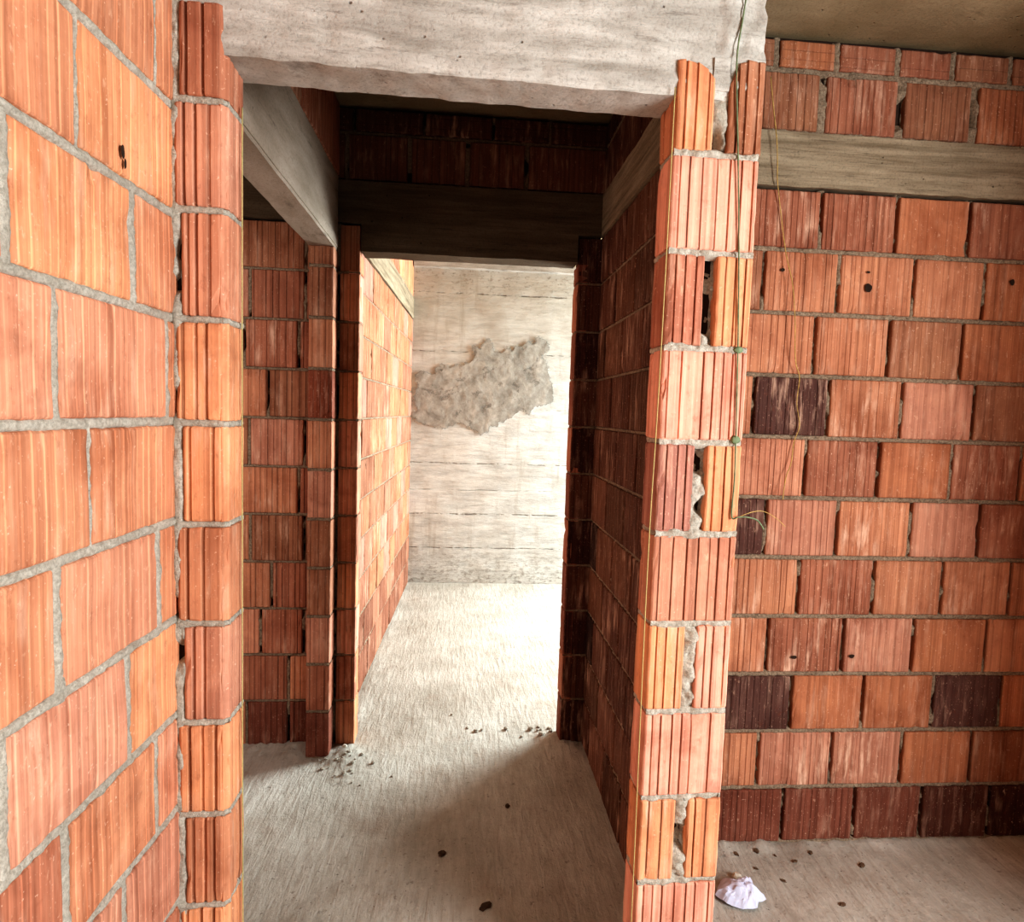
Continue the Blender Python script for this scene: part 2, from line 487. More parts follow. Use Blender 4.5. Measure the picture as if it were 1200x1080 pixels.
# ================================================================== SETTING
# ---- right hand back wall (faces the camera), X from .69 to 2.2 at Y 2.114
F_R = Frame((0, 2.114), 0.0)
W = .55
c_r = [
 ([.945, 1.215, 1.494, 1.758, 2.03], [DR, (DR, .15), (DR, .2), (DR, .2), (tuple(x * .55 for x in DR), .1), tuple(x * .4 for x in DR)]),  # last two blocks darkened: corner shade painted into the clay colour
 ([.835, 1.107, 1.389, 1.662, 1.938], [OR, OR, (PK, 1.0), (PK, 1.0), (BO, .2), tuple(x * .7 for x in BO)]),  # last block carries the same painted corner shade
 ([.945, 1.219, 1.494, 1.768, 2.04], [PU, (PU, .1), (BO, .2), (BO, .2), (PU, .05), BO]),
 ([.84, 1.117, 1.402, 1.671, 1.957], [OR, (OR, .5), (RD, 1.0), (PK, .5), (BO, .1), OR]),
 ([.945, 1.218, 1.502, 1.768, 2.036], [OR, (OR, .6), (RD, .5), (OR, .1), (OR, .4), OR]),
 ([.80, 1.08, 1.347, 1.625, 1.891], [PU, (PU, .2), (PK, .3), (OR, .7), (PK, .5), RD]),
 ([.94, 1.213, 1.486, 1.762, 2.032], [SA, (SA, .2), (RD, .4), (BO, .1), (RD, .3), OR]),
 ([.73, 1.009, 1.283, 1.555, 1.83, 2.1], [OR, (OR, .3), (PU, .6), (OR, .8), (PK, .6), BR, OR]),
 ([.94, 1.217, 1.49, 1.764, 2.03], [OR, (OR, .2), (OR, .4), (BR, .2), (BO, .1), OR]),
 ([.74, 1.018, 1.288, 1.566, 1.83, 2.1], [OR, (BR, .2), (OR, .1), (OR, .1), (OR, .1), BO, OR]),
 ([.94, 1.21, 1.485, 1.755, 2.03], [RD, (RD, .5), (RD, .2), (BO, .05), (RD, .3), OR])]
courses = []
for k, (js, cl) in enumerate(c_r):
    courses.append((k * CH + .003, (k + 1) * CH + .003 if k < 10 else 2.358, js, cl, {}))
mb = MB()
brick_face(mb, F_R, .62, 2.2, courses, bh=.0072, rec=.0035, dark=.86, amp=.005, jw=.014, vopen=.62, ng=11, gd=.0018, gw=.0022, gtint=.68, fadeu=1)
up = [(2.545, 2.742, [.93, 1.19, 1.472, 1.742, 2.02], [BR, (BR, .2), (RD, .2), BR, BO, RD], dict(jw=.03, face=-.006, top=True, vopen=.45)),
      (2.748, 2.846, [1.02, 1.232, 1.449, 1.649, 1.86, 2.07], [BR, BO, RD, RD, BR, BR, RD], dict(horiz=True, jw=.02, face=-.004, ng=2, vopen=.3))]
brick_face(mb, F_R, .62, 2.2, up, dark=.78, rec=.008, amp=.006, ng=10, gd=.0014, gtint=.75)
slab_box(mb, F_R, .66, 2.2, 0, CEIL, -.1, -.03)
for a in ((1.081, 2.082, .008, .006, 1), (1.391, 2.089, .006, .004, 2), (1.395, 2.036, .013, .015, 3), (1.927, 2.08, .009, .011, 4), (1.215, .713, .012, .006, 5), (1.434, .717, .011, .007, 6)):
    pit(mb, F_R, *a, d=.0042)
structure(mb.build('wall_right', MATS_D), 'orange hollow block wall facing the camera on the right')

mb = MB()
rough_box(mb, F_R, .65, 2.2, 2.362, 2.540, -.09, .006, .02, .004, 12)
structure(mb.build('trim_1', M_BAND), 'weathered grey concrete tie beam across the right block wall')

# small nail holes and knocks in the blocks are flat dark discs in the wall mesh: hole shade as colour
# ---- near left wall
AL = .0312
F_L = Frame((-.652 / math.cos(AL) * math.cos(AL) * math.cos(AL), .652 * math.sin(AL) * 1.0), math.pi / 2 - AL)
# put the frame so that  x cos(al) - y sin(al) = -.652  and u = x sin + y cos
F_L.O = (-.652 * math.cos(AL), .652 * math.sin(AL))
F_L.U = (math.sin(AL), math.cos(AL)); F_L.N = (math.cos(AL), -math.sin(AL))
lj = {11: [1.18, .90], 10: [1.296, 1.02, .745], 9: [1.056, .78, .5], 8: [.90, 1.209, .62], 7: [.991, 1.33, .715], 6: [1.07, .80, .53],
      5: [.985, 1.29, .71], 4: [.866, 1.173, .59], 3: [.991, 1.27, .72], 2: [.866, 1.15, .59], 1: [.991, 1.25, .72], 0: [.866, 1.13, .59]}
lc = {10: [OR, OR, OR, OR], 9: [LO, OR, LO, LO], 8: [OR, OR, SA, LO, OR], 7: [SA, SA, OR, OR], 6: [OR, (OR, .5), (OR, .5), OR],
      5: [OR, SA, OR, SA], 4: [OR, SA, (PK, .6), LO], 3: [RD, OR, (SA, .5), SA], 2: [LO, LO, (PK, .5), PK], 1: [OR, SA, RD, OR]}
courses = []
for k in range(13):
    z0 = .016 + k * CH
    z1 = min(.016 + (k + 1) * CH, CEIL - .002)
    if z0 > CEIL - .05: break
    js = list(lj.get(k, [.9, 1.2, .6]))
    while min(js) > -1.6: js.append(min(js) - .278)
    n_extra = len([j for j in js if j < .5])
    cl = lc.get(k)
    if cl: cl = [random.choice([OR, SA, LO]) for _ in range(len(js) + 1 - len(cl))] + cl
    o = {}
    if k == 9: o = dict(jw=.006, vopen=.1)
    elif k in (10, 6): o = dict(jw=.006, vopen=.1)
    courses.append((z0, z1, js, cl, o))
mb = MB()
brick_face(mb, F_L, -1.7, 1.375, courses, rec=.0005, amp=.0035, jw=.018, vopen=.08, bh=.008, ng=11, gd=-.0013, gw=.0028, gtint=1.42, wob=.002)
slab_box(mb, F_L, -1.7, 1.39, 0, CEIL, -.1, -.03)
pit(mb, F_L, 1.169, 1.998, .006, .012, 8, .0045); pit(mb, F_L, 1.176, 1.980, .004, .009, 9, .0045)
structure(mb.build('wall_left', MATS), 'bright orange ribbed block wall close on the left')

# ---- pier frame (front plane of the first opening), slightly turned
AP = .0286
F_P = Frame((-1.388 * math.sin(AP), 1.388 * math.cos(AP)), AP)

# ---- left stub of the first opening: u from -.575 to -.462
SU0, SU1 = -.566, -.461
stub_z = [.003, .218, .430, .645, .858, 1.081, 1.300, 1.518, 1.736, 1.960, 2.180]
stub_c = [SA, LO, OR, LO, (PK, .5), OR, LO, LO, (SA, .8), (PK, .8)]
mb = MB()
for k in range(len(stub_z)):
    z0 = stub_z[k] + .006; z1 = (stub_z[k + 1] if k + 1 < len(stub_z) else 2.375) - .006
    c = stub_c[k] if k < len(stub_c) else (DR, .3)
    if k == 10: c = (RD, .4)
    st = .4
    if isinstance(c, tuple) and len(c) == 2: c, st = c
    a = SU0 + (.012 if k % 2 == 0 else 0)
    # rounded outer corner is three facets of the same block
    clay_block(mb, F_P, a, SU1 - .012, z0, z1, c, st, ng=3, face=.004 if k == 10 else 0, gd=.0045, gw=.005, gtint=.66, depth=.08, r=.006)
    F_c = Frame(F_P.w(SU1 - .0135, -.001, 0)[:2], AP + math.radians(42))
    clay_block(mb, F_c, 0, .019, z0, z1, c, st, ng=0, depth=.03, r=.002, wob=.0006)
    F_s = Frame(F_P.w(SU1 - .0005, -.012, 0)[:2], AP + math.radians(88))
    clay_block(mb, F_s, 0, .088, z0, z1, c, st, ng=3, gd=.003, gw=.004, depth=.04, r=.004)
    zj = stub_z[k]
    joint(mb, F_P, (SU0, zj), (SU1 - .008, zj), .006, .001, .004)
    joint(mb, F_c, (0, zj), (.02, zj), .006, .001, .003)
    joint(mb, F_s, (0, zj), (.088, zj), .006, .001, .003)
slab_box(mb, F_P, SU0 - .02, SU1 - .02, 0, 2.37, -.095, -.02)
# mortar filled corner between the wall and the stub
joint(mb, F_P, (SU0 + .001, 0), (SU0 + .001, 2.37), .009, .002, .006, open_=.35)
structure(mb.build('wall_corner', MATS), 'short ribbed block return with rounded edge at the left of the opening')

# ---- right brick pier of the first opening (a free wall end)
PU0, PU1 = .489, .691
pz = [2.152 - CH * i for i in range(11)]
F_PL = Frame(F_P.w(PU0, 0, 0)[:2], AP + math.pi / 2, -1)     # left side face, normal to -u
F_PR = Frame(F_P.w(PU1 - .002, 0, 0)[:2], math.pi / 2 - .031, 1)      # right side face
mb = MB()
pier_c = [None, (PA, .1), (SA, .2), (PA, .1), (PK, .2), (PK, .1), (OR, .3), (PA, .2), (OR, .6), (PA, .2), (OR, .3)]
halves = {2: ((srgb(186, 128, 106), .3), (LO, .3)), 4: ((srgb(174, 124, 110), .4), (LO, .1)), 6: ((LO, .6), (PA, .1)), 8: ((LO, .9), (LO, .2)), 10: (OR, OR)}
for i in range(1, 11):
    z1 = pz[i - 1] - .006; z0 = max(pz[i], 0.0) + .006
    if z1 - z0 < .03: continue
    kw = dict(gd=.004, gw=.0024, gtint=.5, depth=.06, r=.005, wob=.001)
    if i % 2 == 1:
        c, st = pier_c[i]
        clay_block(mb, F_P, PU0, PU1, z0, z1, c, st, ng=7, **kw)
        cl_ = c
    else:
        (ca, sa), (cb, sb) = [(x if len(x) == 2 else (x, .3)) for x in halves[i]]
        clay_block(mb, F_P, PU0, .577, z0, z1, ca, sa, ng=3, **kw)
        clay_block(mb, F_P, .607, PU1, z0, z1, cb, sb, ng=3, **kw)
        joint(mb, F_P, (.592, z0 - .006), (.592, z1 + .006), .0145, .005, .012, res=.004, open_=.42, smear=.35)
        cl_ = ca
    joint(mb, F_P, (PU0 + .002, pz[i - 1]), (PU1 - .002, pz[i - 1]), .0078, .0015, .008, smear=.32, res=.004)
    clay_block(mb, F_PL, .004, .1, z0, z1, cl_, .1, ng=3, gd=.0025, gw=.003, gtint=.6, depth=.05)
    joint(mb, F_PL, (.004, pz[i - 1]), (.1, pz[i - 1]), .006, .003, .005)
# broken top blocks that bite into the beam
def top_l(u):
    t = (u - PU0) / .09
    return 2.352 - .012 * t - (.028 * max(0, t - .62) / .38) + nz(u * 90, 1, 2) * .006
def top_r(u):
    t = (u - .612) / .08
    return 2.305 + .055 * min(1, t / .33) + nz(u * 80, 4, 2) * .008
for ua, ub, fn, c in ((PU0 + .003, .578, top_l, (LO, .5)), (.612, PU1 + .002, top_r, (BR, .3))):
    clay_block(mb, F_P, ua, ub, pz[0] + .006, 2.35, c[0], c[1], ng=3, gd=.0045, gw=.003, gtint=.5, depth=.05, r=.005, face=.002, ztop=fn)
joint(mb, F_P, (.594, pz[0]), (.594, 2.30), .016, .006, .010, open_=.4)
clay_block(mb, F_PL, .004, .1, pz[0] + .006, 2.272, OR, .1, ng=3, gd=.0025, gtint=.6, depth=.05)
slab_box(mb, F_P, PU0 + .03, PU1 - .03, 0, 2.29, -.095, -.035, 2)
slab_box(mb, F_P, PU0 + .012, .57, 0, 2.28, -.095, -.035, 2)
# wall end seen from the right
brick_face(mb, F_PR, .003, .70, regular(11, 0, .70, .275, .1), ng=8, gd=.0018)
structure(mb.build('wall_pier', MATS), 'free end of the block wall with wide mortar joints right of the opening')

# ---- corridor right wall, X .6, faces left
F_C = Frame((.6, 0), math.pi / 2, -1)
cj = []
for k in range(11):
    s = 2.535 if k % 2 else 2.40
    js = [s - .285 * n for n in range(-1, 4)]
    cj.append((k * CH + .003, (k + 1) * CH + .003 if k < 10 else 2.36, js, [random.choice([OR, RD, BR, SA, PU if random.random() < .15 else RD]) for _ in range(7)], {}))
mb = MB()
brick_face(mb, F_C, 1.485, 2.82, cj, rec=.006, amp=.005, jw=.016, vopen=.6, ng=9, gd=.002, gtint=.65, dark=.32)  # block tints darkened to paint in the passage's shade, upper courses too
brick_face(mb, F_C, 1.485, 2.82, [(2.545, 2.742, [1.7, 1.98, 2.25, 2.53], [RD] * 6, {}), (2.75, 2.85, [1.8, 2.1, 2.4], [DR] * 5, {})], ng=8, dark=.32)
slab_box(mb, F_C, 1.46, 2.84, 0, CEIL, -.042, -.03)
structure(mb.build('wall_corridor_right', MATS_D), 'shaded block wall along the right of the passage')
mb = MB()
rough_box(mb, F_C, 1.485, 2.83, 2.362, 2.540, -.04, .006, .03, .003, 10)
structure(mb.build('trim_2', M_BAND), 'shaded concrete tie beam along the right passage wall')

# ---- inner left pier of the passage X -.66 .. -.56, Y 2.72
F_I = Frame((0, 2.72), 0.0)
F_IR = Frame((-.56, 2.72), math.pi / 2, 1)
F_IL = Frame((-.66, 2.72), math.pi / 2, -1)
mb = MB()
ic = [DR, RD, PK, BR, BR, PK, OR, srgb(150, 88, 66), OR, BR, BR]
for k in range(11):
    z0 = k * CH + .003; z1 = z0 + CH if k < 10 else 2.24
    if z1 - z0 < .04: continue
    clay_block(mb, F_I, -.66, -.56, z0 + .006, z1 - .006, ic[k], .25, ng=3, gd=.002, gtint=.7, depth=.05)
    clay_block(mb, F_IR, .004, .098, z0 + .006, z1 - .006, ic[k], .3, ng=3, gd=.002, depth=.04)
    clay_block(mb, F_IL, .004, .098, z0 + .006, z1 - .006, ic[k], .3, ng=3, gd=.002, depth=.04)
    joint(mb, F_I, (-.66, z0), (-.56, z0), .007, .002, .005)
    joint(mb, F_IR, (0, z0), (.098, z0), .006, .002, .005)
slab_box(mb, F_I, -.645, -.575, 0, 2.24, -.1, -.02)
structure(mb.build('wall_inner_pier', MATS_D), 'slim block pier at the far side of the left side opening')

# ---- side lintel over the left opening, runs in depth
F_S = Frame((-.56, 0), math.pi / 2, 1)
F_S2 = F_L
mb = MB()
rough_box(mb, F_S, 1.44, 2.80, 2.235, 2.545, -.105, .0, .03, .002, 6)
rough_box(mb, F_S, 1.44, 2.80, 2.248, 2.29, -.01, .003, .03, .0015, 6)
structure(mb.build('trim_3', M_LINTEL), 'smooth concrete lintel running in depth over the left side opening')
mb = MB()
brick_face(mb, F_S, 1.46, 2.82, [(2.55, CEIL - .004, [1.68, 1.93, 2.2, 2.47, 2.7], [RD, RD, BR, RD, RD, RD], {})], ng=7)
slab_box(mb, F_S, 1.46, 2.82, 2.545, CEIL, -.09, -.03)
structure(mb.build('wall_over_side_opening', MATS_D), 'block course between the side lintel and the slab')

# ---- wall with the doorway (Y 2.82), also back wall of the left side room
F_D = Frame((0, 2.828), 0.0)
DL, DRt = -.468, .497
mb = MB()
lbj = {0: [-.95, -.765], 1: [-.765, -1.04], 2: [-.89, -.70], 3: [-.842, -.66], 4: [-.935, -.70], 5: [-.99, -.725], 6: [-.939, -.70],
       7: [-.859, -.66], 8: [-.96, -.728], 9: [-.936, -.70], 10: [-.99, -.70]}
dcol = {0: DR, 1: RD, 2: RD, 3: PK, 4: BR, 5: OR, 6: PK, 7: BR, 8: RD, 9: OR, 10: BR}
jcol = {0: DR, 1: RD, 2: DR, 3: DR, 4: RD, 5: RD, 6: BR, 7: srgb(92, 72, 64), 8: RD, 9: BR, 10: DR}
cs_ = []
for k in range(11):
    js = lbj[k] + [-.56]
    x = min(js)
    while x > -2.1: x -= .275; js.append(x)
    js.sort()
    cl = [random.choice(CLAY) for _ in js] + [jcol[k]]
    for i, j in enumerate(js):
        if -1.0 < j < -.6: cl[i] = dcol[k] if random.random() < .7 else RD
    cs_.append((k * CH + .003, (k + 1) * CH + .003 if k < 10 else 2.36, js, cl, {}))
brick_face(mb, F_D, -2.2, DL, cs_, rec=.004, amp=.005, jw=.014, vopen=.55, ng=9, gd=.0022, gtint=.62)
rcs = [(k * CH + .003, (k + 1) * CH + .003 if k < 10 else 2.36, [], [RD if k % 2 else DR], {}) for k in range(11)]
brick_face(mb, F_D, DRt, .62, rcs, ng=9, dark=.32)  # right jamb blocks darkened: shade put into their tint
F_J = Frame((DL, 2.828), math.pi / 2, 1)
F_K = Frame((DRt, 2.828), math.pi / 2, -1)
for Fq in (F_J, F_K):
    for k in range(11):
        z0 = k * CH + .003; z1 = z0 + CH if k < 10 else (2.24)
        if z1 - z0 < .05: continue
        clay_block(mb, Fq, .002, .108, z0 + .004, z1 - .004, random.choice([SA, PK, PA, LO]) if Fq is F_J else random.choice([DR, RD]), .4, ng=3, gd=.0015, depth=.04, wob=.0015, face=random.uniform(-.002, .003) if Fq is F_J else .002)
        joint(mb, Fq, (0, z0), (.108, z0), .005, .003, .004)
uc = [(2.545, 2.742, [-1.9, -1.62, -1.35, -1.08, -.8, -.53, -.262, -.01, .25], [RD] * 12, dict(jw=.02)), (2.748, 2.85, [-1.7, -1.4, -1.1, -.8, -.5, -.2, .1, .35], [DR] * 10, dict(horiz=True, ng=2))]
brick_face(mb, F_D, -2.2, .62, uc, ng=8, rec=.012, dark=.45)  # courses over the door darkened, shade under the slab painted in
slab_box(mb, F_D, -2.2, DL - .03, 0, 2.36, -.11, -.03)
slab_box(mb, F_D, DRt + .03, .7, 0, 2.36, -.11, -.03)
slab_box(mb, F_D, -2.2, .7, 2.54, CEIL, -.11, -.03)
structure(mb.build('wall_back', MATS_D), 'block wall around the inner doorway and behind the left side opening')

mb = MB()
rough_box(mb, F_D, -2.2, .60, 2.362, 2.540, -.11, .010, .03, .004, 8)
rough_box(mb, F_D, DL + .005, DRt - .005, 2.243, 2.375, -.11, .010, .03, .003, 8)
structure(mb.build('trim_4', M_LINTEL_SHADE), 'dark concrete lintel over the inner doorway')

# ---- far room: left wall slightly splayed, concrete end wall, right wall with a window opening
FL0, FL1 = Vector((-.545, 2.94)), Vector((-.462, 5.62))
dv = FL1 - FL0
F_F = Frame((FL0.x, FL0.y), math.atan2(dv.y, dv.x), 1)
Lf = dv.length
fc = []
for k in range(11):
    js = []
    x = .13 + (.1375 if k % 2 else 0)
    while x < Lf: js.append(x + random.uniform(-.02, .02)); x += .275
    warm = [LO, SA, PA, LO, OR] if k > 1 else [RD, SA, RD]
    fc.append((k * CH + .003, (k + 1) * CH + .003 if k < 10 else 2.36, js, [random.choice(warm) for _ in range(12)], {}))
mb = MB()
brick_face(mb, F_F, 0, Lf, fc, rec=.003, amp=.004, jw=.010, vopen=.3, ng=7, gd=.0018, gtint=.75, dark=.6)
brick_face(mb, F_F, 0, Lf, [(2.545, 2.85, [.3, .6, .9, 1.2, 1.5, 1.75, 2.0, 2.3], [OR, LO, OR, LO, OR, RD, LO, OR, LO], {})], ng=7)
slab_box(mb, F_F, 0, Lf, 0, CEIL, -.1, -.03)
structure(mb.build('wall_far_left', MATS_D), 'sunlit block wall on the left of the far room')
mb = MB()
rough_box(mb, F_F, 0, Lf, 2.362, 2.540, -.09, .006, .04, .003, 8)
structure(mb.build('trim_5', M_BAND), 'grey concrete tie beam along the far left wall')

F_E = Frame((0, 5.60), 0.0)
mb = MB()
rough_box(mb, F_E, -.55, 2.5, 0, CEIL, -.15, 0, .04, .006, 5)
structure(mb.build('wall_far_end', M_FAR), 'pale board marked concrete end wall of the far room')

mb = MB()
rough_box(mb, F_E, -.46, 2.3, 2.805, 2.87, -.02, .07, .04, .003, 8)
structure(mb.build('trim_8', M_BEAM), 'bright concrete strip along the top of the far end wall')

# rough plaster smear on the end wall: thin raised skin with a ragged rim
pp = [(-.46, 1.895), (-.33, 1.93), (-.245, 1.948), (-.2, 2.01), (-.16, 2.0), (-.11, 1.96), (-.04, 2.0), (.024, 2.033), (.04, 2.12), (.073, 2.175), (.13, 2.16), (.16, 2.24), (.21, 2.25),
      (.25, 2.17), (.32, 2.12), (.40, 2.14), (.46, 2.21), (.527, 2.23), (.60, 2.23), (.66, 2.28), (.72, 2.24), (.76, 2.17), (.74, 2.05), (.80, 1.98), (.78, 1.88), (.85, 1.76),
      (.82, 1.66), (.74, 1.62), (.66, 1.58), (.588, 1.55), (.5, 1.53), (.435, 1.49), (.34, 1.45), (.247, 1.39), (.19, 1.36), (.134, 1.33), (.08, 1.38), (.017, 1.43), (-.07, 1.41), (-.171, 1.37),
      (-.25, 1.40), (-.323, 1.42), (-.39, 1.41), (-.46, 1.44)]
def inside(x, z):
    c = False; n = len(pp)
    for i in range(n):
        x1, z1 = pp[i]; x2, z2 = pp[(i + 1) % n]
        if (z1 > z) != (z2 > z) and x < (x2 - x1) * (z - z1) / (z2 - z1) + x1: c = not c
    return c
def rimdist(x, z):
    best = 9; n = len(pp)
    for i in range(n):
        x1, z1 = pp[i]; x2, z2 = pp[(i + 1) % n]
        dx, dz = x2 - x1, z2 - z1
        t = max(0, min(1, ((x - x1) * dx + (z - z1) * dz) / (dx * dx + dz * dz)))
        best = min(best, math.hypot(x - x1 - t * dx, z - z1 - t * dz))
    return best
M_PATCH = plaster_material()
mb = MB()
res = .012; nx = int(1.45 / res); nzc = int(1.05 / res)
vs, keep, pc = [], [], []
for j in range(nzc + 1):
    for i in range(nx + 1):
        x = -.5 + i * res; z = 1.27 + j * res
        xq = x + fb(x, z, 3, 9, 3) * .05; zq = z + fb(x, z, 8, 9, 3) * .05
        s = rimdist(xq, zq) * (1 if inside(xq, zq) else -1)
        t = max(-1, min(1, s / .03))
        h = .001 + .002 * (t * .5 + .5) + fb(x, z, 1, 14, 4) * .0022 + abs(fb(x, z, 5, 6, 3)) * .003
        if s < 0: h = -.001 * (-s / .03)
        pass
        vs.append((x, 5.592 - h, z)); keep.append(s); pc.append((1, 1, 1, max(0, min(1, s / .05)) - .42 * max(0, min(1, (fb(x, z, 12, 9, 4) - .02) * 3))))
fs = []
for j in range(nzc):
    for i in range(nx):
        q = j * (nx + 1) + i
        ids = (q, q + 1, q + nx + 2, q + nx + 1)
        if max(keep[k] for k in ids) > 0: fs.append(ids)
mb.add(vs, fs, pc, 0, True)
o = mb.build('trim_6', M_PATCH)
structure(o, 'ragged grey plaster smear on the pale concrete end wall')

# far right wall with its window opening (light comes in here)
F_FR = Frame((2.3, 0), math.pi / 2, -1)
mb = MB()
for a, b, z0, z1 in ((2.94, 3.45, 0, CEIL), (5.5, 5.75, 0, CEIL), (3.45, 5.5, 0, .35), (3.45, 5.5, 2.6, CEIL)):
    rough_box(mb, F_FR, a, b, z0, z1, -.15, 0, .1, .004, 5)
structure(mb.build('wall_far_right', M_FAR), 'concrete wall with window opening at the right of the far room')
F_X = Frame((0, 2.94), math.pi, 1)
mb = MB()
brick_face(mb, Frame((0, 2.945), 0, -1), .60, 2.3, regular(11, .6, 2.3), ng=5)
slab_box(mb, Frame((0, 2.88), 0, 1), .62, 2.4, 0, CEIL, -.05, .0)
structure(mb.build('wall_far_near', MATS), 'block wall of the far room beside the doorway')

# side walls out of sight that shade and bounce
mb = MB()
brick_face(mb, Frame((-2.1, 0), math.pi / 2, 1), 1.3, 2.82, regular(11, 1.3, 2.82) + [(2.365, 2.60, [1.6, 1.9, 2.2, 2.5], None, {}), (2.605, 2.85, [1.5, 1.8, 2.1, 2.4, 2.65], None, {})], ng=4)
slab_box(mb, Frame((-2.1, 0), math.pi / 2, 1), 1.3, 2.9, 0, CEIL, -.1, -.03)
structure(mb.build('wall_side_room', MATS_D), 'block wall of the left side room')
mb = MB()
brick_face(mb, Frame((0, 1.49), 0, -1), -2.1, -.60, regular(11, -2.1, -.6), ng=4)
slab_box(mb, Frame((0, 1.44), 0, -1), -2.1, -.66, 0, CEIL, -.05, .02)
structure(mb.build('wall_side_room_front', MATS_D), 'block wall behind the near left wall')
mb = MB()
brick_face(mb, Frame((2.2, 0), math.pi / 2, -1), .75, 2.12, regular(11, .75, 2.12) + [(2.365, 2.60, [1.0, 1.27, 1.55, 1.82], None, {}), (2.605, 2.85, [1.1, 1.4, 1.7, 1.95], None, {})], ng=6)
slab_box(mb, Frame((2.2, 0), math.pi / 2, -1), .75, 2.2, 0, CEIL, -.12, -.03)
structure(mb.build('wall_right_side', MATS_D), 'block wall at the right end of the near room')

# ---- concrete beam over the first opening
def beam_lump(u, d, z):
    du = dd = dz = 0.0
    if u > .585 and z > 2.365:      # lumpy poured end to the right of the board joint
        k = min(1, (u - .585) / .01)
        dd += k * (.004 + .010 * fb(u, z, 3, 22, 3))
        if u > .66: du += .012 * fb(u, z, 9, 14, 3) - .004
    if z < 2.335 and d > -.03:   # bottom lip with a drag line
        dd += .005 * math.exp(-((z - 2.305) / .010) ** 2)
    if z < 2.30: dd -= .006 * max(0, (2.30 - z) / .03) if d > -.005 else 0
    return (du, dd if d > -.05 else 0, dz)
def zl(u, d):
    return 2.272 + .003 * nz(u * 7, d * 9, 3) + (0.02 * max(0, min(1, (u - .49) / .01)) if u > .49 else 0)
mb = MB()
rough_box(mb, F_P, -.64, .694, 2.272, CEIL, -.112, -.006, .010, .0035, 14, lump=beam_lump)
# tongue of concrete that ran down between the two broken top blocks
rough_box(mb, F_P, .574, .612, 2.29, 2.36, -.05, -.002, .008, .003, 20)
structure(mb.build('trim_7', M_BEAM), 'pale rough concrete beam across the first opening')

# ---- ceilings
mb = MB()
F_0 = Frame((0, 0), 0)
def grid(mb, x0, x1, y0, y1, z, res, amp, fs_=6, up=True, hfun=None):
    nx = int((x1 - x0) / res); ny = int((y1 - y0) / res)
    vs, f = [], []
    for j in range(ny + 1):
        for i in range(nx + 1):
            x = x0 + (x1 - x0) * i / nx; y = y0 + (y1 - y0) * j / ny
            h = fb(x, y, z, fs_, 4) * amp
            if hfun: h += hfun(x, y)
            vs.append((x, y, z + h))
    for j in range(ny):
        for i in range(nx):
            q = j * (nx + 1) + i
            a = (q, q + 1, q + nx + 2, q + nx + 1)
            f.append(a if up else a[::-1])
    mb.add(vs, f, None, 0, True)
grid(mb, -2.2, 2.5, -1.7, 5.75, CEIL, .05, .006, 4, up=False)
vs = [(-2.2, -1.7, CEIL + .02), (2.5, -1.7, CEIL + .02), (2.5, 5.75, CEIL + .02), (-2.2, 5.75, CEIL + .02),
      (-2.2, -1.7, CEIL + .2), (2.5, -1.7, CEIL + .2), (2.5, 5.75, CEIL + .2), (-2.2, 5.75, CEIL + .2)]
mb.add(vs, [(0, 1, 2, 3), (7, 6, 5, 4), (0, 4, 5, 1), (1, 5, 6, 2), (2, 6, 7, 3), (3, 7, 4, 0)])
structure(mb.build('ceiling', M_SLAB), 'stained concrete slab overhead')

# ---- floor
def piles(x, y):
    h = 0.0
    for px, py, r, a in ((-.50, 2.74, .10, .022), (-.44, 2.60, .12, .008), (-.72, 2.80, .12, .02), (.47, 2.86, .10, .018), (.56, 2.80, .08, .012),
                         (1.0, 2.11, .06, .01), (1.13, 2.10, .05, .012), (-.9, 2.82, .1, .012)):
        d = ((x - px) ** 2 + (y - py) ** 2) / (r * r)
        if d < 6: h += a * math.exp(-d * 1.6) * (1 + .7 * nz(x * 40, y * 40, 1))
    # cement dribbles at the foot of the walls
    for edge in (abs(y - 2.114) if .69 < x < 2.2 else 9, abs(y - 2.828) if x < DL else 9, abs(x + .50) if y > 2.95 else 9, abs(y - 5.6)):
        if edge < .05: h += .006 * (1 - edge / .05) * (1 + nz(x * 25, y * 25, 5))
    return h + .0016 * nz(x * 60, y * 60, 2)
mb = MB()
grid(mb, -2.2, 2.5, -1.7, 1.0, 0, .04, .004, 6, hfun=lambda x, y: 0)
grid(mb, -1.3, 2.3, 1.0, 3.2, 0, .0125, .004, 6, hfun=piles)
grid(mb, -2.2, -1.3, 1.0, 3.2, 0, .05, .004, 6)
grid(mb, 2.3, 2.5, 1.0, 3.2, 0, .05, .004, 6)
grid(mb, -.7, 2.5, 3.2, 5.7, 0, .03, .004, 6, hfun=piles)
vs = [(-2.2, -1.7, -.02), (2.5, -1.7, -.02), (2.5, 5.75, -.02), (-2.2, 5.75, -.02),
      (-2.2, -1.7, -.2), (2.5, -1.7, -.2), (2.5, 5.75, -.2), (-2.2, 5.75, -.2)]
mb.add(vs, [(0, 1, 2, 3), (7, 6, 5, 4), (0, 4, 5, 1), (1, 5, 6, 2), (2, 6, 7, 3), (3, 7, 4, 0)])
structure(mb.build('floor', M_FLOOR), 'rough dusty concrete floor')

